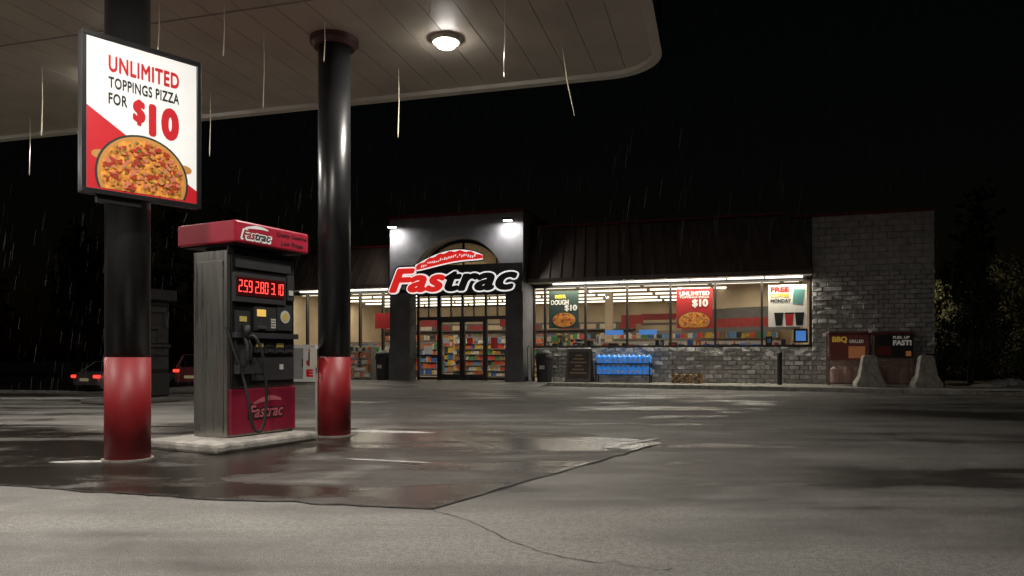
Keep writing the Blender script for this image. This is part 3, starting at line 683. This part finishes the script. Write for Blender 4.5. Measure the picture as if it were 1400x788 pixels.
# ---------------------------------------------------------------- gas pump
digit=M('led_red',(.6,.02,.02),.4,emit=(1,.05,.04),es=4)
disp=M('led_back',(.03,.004,.004),.3,emit=(.5,.01,.01),es=.04)
stick=flat('sticker_white',(.45,.45,.40),.5); sty=flat('sticker_yellow',(.50,.38,.10),.5); lit=M('lit_display',(.7,.45,.1),.4,emit=(1,.6,.15),es=.4)
pan1=M('pump_panel',(.012,.012,.013),.35,0,.3,4); pan2=M('pump_panel_gray',(.03,.03,.032),.4)
dk=M('pump_silhouette',(.02,.018,.018),.5)  # near-black colour puts shade into the far pump, leaving a silhouette
SEG={'0':'abcdef','1':'bc','2':'abged','3':'abgcd','5':'afgcd','8':'abcdefg','9':'abcdfg'}
def seg7(mb,s,x,z,w,h,y,gap=.35):
    t=w*.17; sl=.10*w
    def b(xa,xb,za,zb):
        sk=lambda zz:sl*(zz-z)/h
        mb.poly([(xa+sk(za),y,za),(xb+sk(za),y,za),(xb+sk(zb),y,zb),(xa+sk(zb),y,zb)])
    for ch in s:
        if ch=='.': b(x-w*.12,x+w*.1,z,z+t*1.1); x+=w*.22; continue
        S=SEG[ch]
        if 'a' in S: b(x+t*.4,x+w-t*.4,z+h-t,z+h)
        if 'g' in S: b(x+t*.4,x+w-t*.4,z+h/2-t/2,z+h/2+t/2)
        if 'd' in S: b(x+t*.4,x+w-t*.4,z,z+t)
        if 'f' in S: b(x,x+t,z+h/2+t*.6,z+h-t*.3)
        if 'e' in S: b(x,x+t,z+t*.3,z+h/2-t*.6)
        if 'b' in S: b(x+w-t,x+w,z+h/2+t*.6,z+h-t*.3)
        if 'c' in S: b(x+w-t,x+w,z+t*.3,z+h/2-t*.6)
        x+=w*(1+gap)
def pump(name,loc,rot,dark=False):
    e=empty(name,loc,rot); Wd,Dp=.99,.53
    def q(m): return dk if dark else m
    mb=MB()
    mb.box(0,Wd,0.0,Dp,0,2.06,0)
    mb.box(.04,Wd-.02,-.035,-.001,.56,2.02,1)
    mb.box(.02,Wd-.01,-.05,-.001,.03,.53,2)
    mb.box(.0,Wd,-.02,-.002,2.03,2.1,1)
    mb.box(.1,.9,.08,Dp-.08,2.06,2.16,1)
    mb.box(-.012,0.0-.002,.05,Dp-.05,.05,1.95,0)
    mb.build('pump_body',e,[q(steel),pan1,q(M('pump_red',(.20,.01,.03),.4,0,.3,3))],bevel=.012)
    mb=MB(); mb.box(-.02,1.10,-.15,.78,2.14,2.38,0); mb.build('header',e,q(redhead),bevel=.02)
    mb=MB(); mb.box(.03,1.05,-.1,.73,2.125,2.139,0); mb.build('header_underside',e,blackm)
    mb=MB()
    mb.box(.04,.80,-.075,-.036,1.50,1.82,0)
    mb.box(.07,.77,-.082,-.076,1.57,1.78,1)
    mb.box(.04,.97,-.11,-.036,1.10,1.16,0)
    mb.box(.34,.66,-.06,-.036,1.19,1.46,2)
    mb.box(.37,.50,-.066,-.061,1.35,1.43,3)
    for r_ in range(4):
        for c in range(3): mb.box(.58+c*.026,.60+c*.026,-.066,-.061,1.22+r_*.03,1.24+r_*.03,4)
    mb.box(.38,.5,-.075,-.061,1.21,1.24,5)
    for i in range(4):
        x=.34+i*.155; mb.box(x,x+.14,-.06,-.036,.93,1.07,2); mb.box(x+.015,x+.125,-.066,-.061,1.0,1.05,6 if i%2==0 else 2); mb.box(x+.03,x+.11,-.066,-.061,.945,.975,0)
    mb.box(.68,.92,-.06,-.036,1.2,1.5,2); mb.cyl((.8,1.36),.075,-.066,-.061,4,20,axis='y'); mb.cyl((.8,1.36),.05,-.068,-.0665,6,20,axis='y')
    mb.box(.84,.95,-.06,-.036,1.56,1.86,0); mb.box(.86,.93,-.066,-.061,1.62,1.68,4); 
    mb.box(.3,.95,-.05,-.036,.62,.88,2); 
    mb.box(.34,.5,-.056,-.051,.7,.84,0); mb.box(.72,.78,-.056,-.051,.74,.80,4)
    mb.box(.08,.9,-.055,-.036,1.88,1.98,2)
    mb.box(.06,.28,-.13,-.036,.70,.80,0)
    mb.box(.07,.27,-.06,-.036,.8,1.4,2)
    mb.box(.12,.22,-.066,-.061,1.28,1.34,6)
    mb.build('pump_controls',e,[blackm,q(disp),pan2,q(lit),q(stick),q(steel),q(sty)],bevel=.003)
    if not dark:
        mb=MB()
        for s,x0 in (('2.59',.09),('2.80',.325),('3.10',.56)): seg7(mb,s,x0,1.61,.048,.13,-.0835)
        mb.build('price_digits',e,digit,fix=False)
        mb=MB(); n=16
        for i in range(n):
            t0,t1=i/n,(i+1)/n; f=lambda t:(.33+.42*t,.36+.055*math.sin(math.pi*t*.8)); a,b=f(t0),f(t1); th0=.012+.018*math.sin(math.pi*t0); th1=.012+.018*math.sin(math.pi*t1)
            mb.poly([(a[0],-.053,a[1]-th0),(b[0],-.053,b[1]-th1),(b[0],-.053,b[1]+th1),(a[0],-.053,a[1]+th0)],0)
            f=lambda t:(.12+.33*t,2.305+.03*math.sin(math.pi*t*.8)); a,b=f(t0),f(t1)
            mb.poly([(a[0],-.153,a[1]-th0*.6),(b[0],-.153,b[1]-th1*.6),(b[0],-.153,b[1]+th1*.6),(a[0],-.153,a[1]+th0*.6)],1)
        mb.build('logo_swoosh',e,[M('logo_faded',(.4,.10,.12),.5),white],fix=False)
        text('logo_door_back','Fastrac',.24,.80,.18,.36,-.052,pk,e,.09,0,.3); text('logo_door','Fastrac',.26,.78,.20,.34,-.054,M('logo_pink',(.45,.10,.13),.5),e,.02,0,.3)
        text('logo_header_back','Fastrac',.05,.51,2.17,2.30,-.152,white,e,.10,0,.3); text('logo_header','Fastrac',.075,.485,2.19,2.285,-.155,[redp,pk],e,.03,0,.3,fmt=fm)
        text('slogan_1','Quality Gasoline',.58,1.06,2.27,2.33,-.152,pk,e,.02,0,.2); text('slogan_2','Low Prices',.65,1.0,2.185,2.24,-.152,pk,e,.02,0,.2)
    mb=MB()
    mb.tube([(.17,-.09,1.12),(.17,-.13,1.02),(.17,-.15,.92),(.16,-.12,.80)],[.03,.034,.03,.014],0,10)
    mb.tube([(.17,-.16,1.08),(.17,-.2,1.0),(.17,-.19,.88),(.17,-.15,.84)],.008,0,6)
    mb.box(.145,.195,-.15,-.06,1.1,1.24,0)
    hp=[(.17,-.13,1.10),(.2,-.19,1.12),(.25,-.24,1.0),(.30,-.26,.75),(.31,-.27,.45),(.28,-.28,.2),(.22,-.27,.07),(.15,-.24,.12),(.12,-.2,.4),(.10,-.13,.7),(.05,-.06,.95),(.0,.02,1.25)]
    pts=[]
    for i in range(len(hp)-1):
        p0,p1,p2,p3=[Vector(hp[max(0,min(len(hp)-1,i+k))]) for k in (-1,0,1,2)]
        for s in range(6):
            t=s/6; pts.append(.5*((2*p1)+(-p0+p2)*t+(2*p0-5*p1+4*p2-p3)*t*t+(-p0+3*p1-3*p2+p3)*t**3))
    mb.tube(pts,.016,0,10); mb.build('hose_and_nozzle',e,rubber,smooth=True,fix=False)
    return e
p1=pump('gas_pump',(-3.12,8.0,.11),62.3)
pl_=MB(); pl_.box(-.475,1.02,-.385,.72,-.11,0.0-.002,0); pl_.build('plinth',p1,conclt,bevel=.035)
p2=pump('gas_pump',(-8.2,15.6,.11),62.3,True)
mb=MB(); mb.box(-.475,1.02,-.385,.9,-.11,-.002,0); mb.build('plinth',p2,M('dark_concrete',(.10,.09,.08),.8),bevel=.035)  # darker concrete than the near plinth
# ---------------------------------------------------------------- cars
tail=M('tail_lamp',(.6,.02,.02),.3,emit=(1,.03,.02),es=3.5); carglass=M('car_glass',(.01,.011,.012),.08)
def car(name,x,y,rot,col,h=1.45,suv=False):
    e=empty(name,(x,y,gz(x,y)),rot)
    paint=M(name+'_paint',col,.3,.2,.1,2)
    mb=MB()
    ly=[-2.3,-2.25,-2.0,-1.2,0,1.2,2.0,2.3,2.38]; zb=[.38,.28,.22,.2,.2,.2,.22,.3,.4]; zt=[.88,.98,1.02,1.0,.98,.96,.88,.74,.6] if not suv else [1.0,1.08,1.12,1.1,1.08,1.05,1.0,.85,.7]; wd=[.74,.82,.88,.9,.9,.9,.87,.78,.66]
    def ring(yv,z0,z1,w,wt): 
        pr_=[(-w*.93,z0),(-w,z0+.12),(-w*1.0,(z0+z1)*.55),(-w*.97,z1-.1),(-wt,z1),(-wt*.5,z1+.02),(wt*.5,z1+.02),(wt,z1),(w*.97,z1-.1),(w*1.0,(z0+z1)*.55),(w,z0+.12),(w*.93,z0)]
        return [(a,yv,b) for a,b in pr_]
    def loft(secs,m):
        i=len(mb.v); n=len(secs[0])
        for s in secs: mb.v.extend(s)
        for j in range(len(secs)-1):
            for k in range(n): mb.f.append([i+j*n+k,i+j*n+(k+1)%n,i+(j+1)*n+(k+1)%n,i+(j+1)*n+k]); mb.m.append(m)
        mb.f.append([i+k for k in range(n)]); mb.m.append(m); mb.f.append([i+(len(secs)-1)*n+k for k in range(n)]); mb.m.append(m)
    loft([ring(a,b,c,d,d*.86) for a,b,c,d in zip(ly,zb,zt,wd)],0)
    ob=mb.build('body',e,paint,smooth=True); sm=ob.modifiers.new('s','SUBSURF'); sm.levels=1; sm.render_levels=2
    mb=MB(); base=.98 if not suv else 1.07
    ys_=( -1.95,-1.35,.2,1.15) if not suv else (-2.15,-1.9,.3,1.1)
    a=[(-.78,ys_[0],base),(.78,ys_[0],base),(.8,ys_[3],base),(-.8,ys_[3],base)]; b=[(-.6,ys_[1],h-.03),(.6,ys_[1],h-.03),(.6,ys_[2],h-.03),(-.6,ys_[2],h-.03)]
    for k in range(4): mb.poly([a[k],a[(k+1)%4],b[(k+1)%4],b[k]],0)
    mb.build('greenhouse',e,carglass,fix=False)
    mb=MB(); mb.box(-.62,.62,ys_[1]-.04,ys_[2]+.04,h-.035,h,0)
    for s in (-1,1):
        for q in ((0,1),(3,2)):
            y0,y1=ys_[q[0]],ys_[q[1]]; mb.tube([(s*.79,y0,base),(s*.61,y1,h-.02)],.035,0,6)
        mb.tube([(s*.8,-.35,base),(s*.61,-.45,h-.02)],.035,0,6)
    mb.build('roof_and_pillars',e,paint,bevel=.015)
    mb=MB()
    for s in (-1,1):
        for yv in (-1.35,1.4):
            mb.cyl((yv,.32),.32,s*.72,s*.92,0,24,axis='x'); mb.cyl((yv,.32),.19,s*.9,s*.925,1,16,axis='x')
    mb.build('wheels',e,[rubber,steel])
    zl=.82 if not suv else .95
    mb=MB()
    for s in (-1,1): mb.box(s*.55,s*.84,-2.31,-2.18,zl-.06,zl+.05,0)
    mb.box(-.26,.26,-2.335,-2.3,.62,.74,1); mb.box(-.85,.85,-2.36,-2.2,.32,.46,2)
    for s in (-1,1): mb.box(s*.9,s*1.02,.75,.9,base-.02,base+.1,2)
    mb.build('lamps_and_bumper',e,[tail,M('number_plate',(.5,.42,.2),.5,emit=(.8,.7,.4),es=.15),blackm],bevel=.015)
    return e
car('parked_car',-16.7,32.3,-25,(.34,.32,.32)); car('parked_car',-13.1,33.3,-15,(.45,.13,.14),1.65,True)
# ---------------------------------------------------------------- vegetation
def leafmat(name,c): 
    return M(name,c,.8,0,.5,1.5)
lf=leafmat('evergreen_foliage',(.04,.05,.022)); lf2=leafmat('shrub_foliage',(.075,.072,.030)); barkm=M('tree_bark',(.06,.045,.035),.9,0,.3,8,.6,20)
def tree(name,x,y,h,r,mat,n=9000,seed=1,conif=True,z0=.1,ls=.07):
    rd=random.Random(seed); e=empty(name,(x,y,z0)); mb=MB()
    mb.tube([(0,0,-.1),(.03,0,h*.4),(0,.02,h*.9)],[.09*h/4,.06*h/4,.01],0,8)
    limbs=[]
    for i in range(46):
        z=h*(.06+.88*i/46); a=rd.uniform(0,6.28); w=(1-(z/h)**1.6)*r*rd.uniform(.7,1.1) if conif else math.sin(math.pi*min(1,z/h*.85+.1))*r*rd.uniform(.6,1.15)
        if w<.05: w=.05
        end=Vector((math.cos(a)*w,math.sin(a)*w,z+w*.5)); mb.tube([(0,0,z),tuple(end*.5+Vector((0,0,z*.5))),tuple(end)],[.02,.012,.004],0,4); limbs.append((Vector((0,0,z)),end))
    mb.build('trunk_and_limbs',e,barkm,fix=False)
    lb=MB()
    for i in range(n):
        a,b=rd.choice(limbs); t=rd.uniform(.25,1.05)**.7; p=a+(b-a)*t+Vector((rd.gauss(0,.09),rd.gauss(0,.09),rd.gauss(0,.12)))*(r/.9)
        d=Vector((rd.gauss(0,.6),rd.gauss(0,.6),rd.gauss(.6,.5))).normalized(); s=d.orthogonal().normalized(); s=(Matrix.Rotation(rd.uniform(0,6.28),3,d)@s)
        l=ls*rd.uniform(.6,1.5); lb.v+= [tuple(p),tuple(p+d*l*.5+s*l*.28),tuple(p+d*l),tuple(p+d*l*.5-s*l*.28)]; k=len(lb.v)-4; lb.f.append([k,k+1,k+2,k+3]); lb.m.append(0)
    lb.build('foliage',e,mat,fix=False)
tree('evergreen_tree',15.3,24.4,4.9,1.05,lf,14000,1,z0=.05,ls=.11)
tree('bush',18.3,26.3,4.4,1.5,lf2,14000,3,False,z0=.05,ls=.1); tree('bush',16.2,27.5,3.6,1.2,lf2,9000,5,False,z0=.05,ls=.1)
tree('bush',16.8,23.3,.9,.8,lf,3500,4,False,z0=.05,ls=.08)
pb=MB(); pts=[(13.5,22.9),(16.5,21.6),(32,17.8),(40,34),(13.8,34)]; pb.poly([(x,y,.118) for x,y in pts]); 
pb.build('planting_bed',None,M('mulch',(.05,.038,.025),.95,0,.5,3,1,25),fix=False)
dm_=MB(); rd=random.Random(9)
for t in range(60):
    x=-75+t*2.6+rd.uniform(-1,1); y=52+rd.uniform(0,14); h=rd.uniform(8,13)
    if -21<x<32: continue
    dm_.tube([(x,y,-.7),(x+.2,y,h*.5),(x,y,h)],[.22,.14,.03],0,5)
    for i in range(26):
        z=h*rd.uniform(.15,1); a=rd.uniform(0,6.28); w=(1.15-z/h)*3.0; p=Vector((x,y,z)); q=p+Vector((math.cos(a)*w,math.sin(a)*w,w*.6)); dm_.tube([p,q],[.05,.01],0,3)
        for k in range(16):
            c=p+(q-p)*rd.uniform(.3,1)+Vector((rd.gauss(0,.35),rd.gauss(0,.35),rd.gauss(0,.35))); d=Vector((rd.gauss(0,1),rd.gauss(0,1),rd.gauss(0,1)))*.28; s=Vector((rd.gauss(0,1),rd.gauss(0,1),rd.gauss(0,1)))*.2
            dm_.poly([c,c+d,c+d+s,c+s],1)
dm_.build('distant_trees',None,[barkm,lf],fix=False)
# rain streaks (opaque, about a millimetre wide)
rn=MB(); rd=random.Random(21)
for i in range(3200):
    y=rd.uniform(11,26); x=rd.uniform(-.75,.85)*y; z=rd.uniform(.3,1+.5*y); l=rd.uniform(.2,.4); w=.0004*(y/8)
    if x<1.5 and y<14: continue
    rn.poly([(x-w,y,z),(x+w,y,z),(x+w-l*.13,y,z-l),(x-w-l*.13,y,z-l)])
rn.build('rain',None,M('rain_streak',(.22,.22,.22),.6,spec=.1),fix=False)
mb=MB(); mb.box(UR+.002,UR+.15,4.0,4.3,3.6,3.75,0); mb.box(UR+.02,UR+.13,4.03,4.27,3.57,3.598,1); mb.build('added_shrub_lamp',st,[blackm,lampm])  # fixture added on the unseen side wall to light the shrubs
area('added_shrub_light',(UR+.2,4.15,3.55),.2,32,(1,.87,.62),st,(0,R(-50),0))  # added light aimed at the shrubs from that fixture
# ---------------------------------------------------------------- world, sun, camera
w=bpy.data.worlds.new('World'); sc.world=w; w.use_nodes=True; nt=w.node_tree
sk=nt.nodes.new('ShaderNodeTexSky'); sk.sky_type='NISHITA'; sk.sun_disc=False; sk.sun_elevation=R(1.0); sk.sun_rotation=R(200)
nt.links.new(sk.outputs[0],nt.nodes['Background'].inputs[0]); nt.nodes['Background'].inputs[1].default_value=.0011
s=bpy.data.lights.new('moon','SUN'); s.energy=.028; s.angle=R(.5); s.color=(1,.9,.82); so=bpy.data.objects.new('moon',s); so.rotation_euler=(R(50),0,R(-25)); sc.collection.objects.link(so)
cam=bpy.data.cameras.new('camera'); co=bpy.data.objects.new('camera',cam); sc.collection.objects.link(co)
co.location=(0,0,1.0); co.rotation_euler=(R(90),0,0); cam.sensor_width=36; cam.lens=25.71; cam.shift_y=94/1400; cam.clip_end=600; cam.clip_start=.05
sc.camera=co
sc.view_settings.view_transform='Standard'; sc.view_settings.look='None'; sc.view_settings.exposure=0
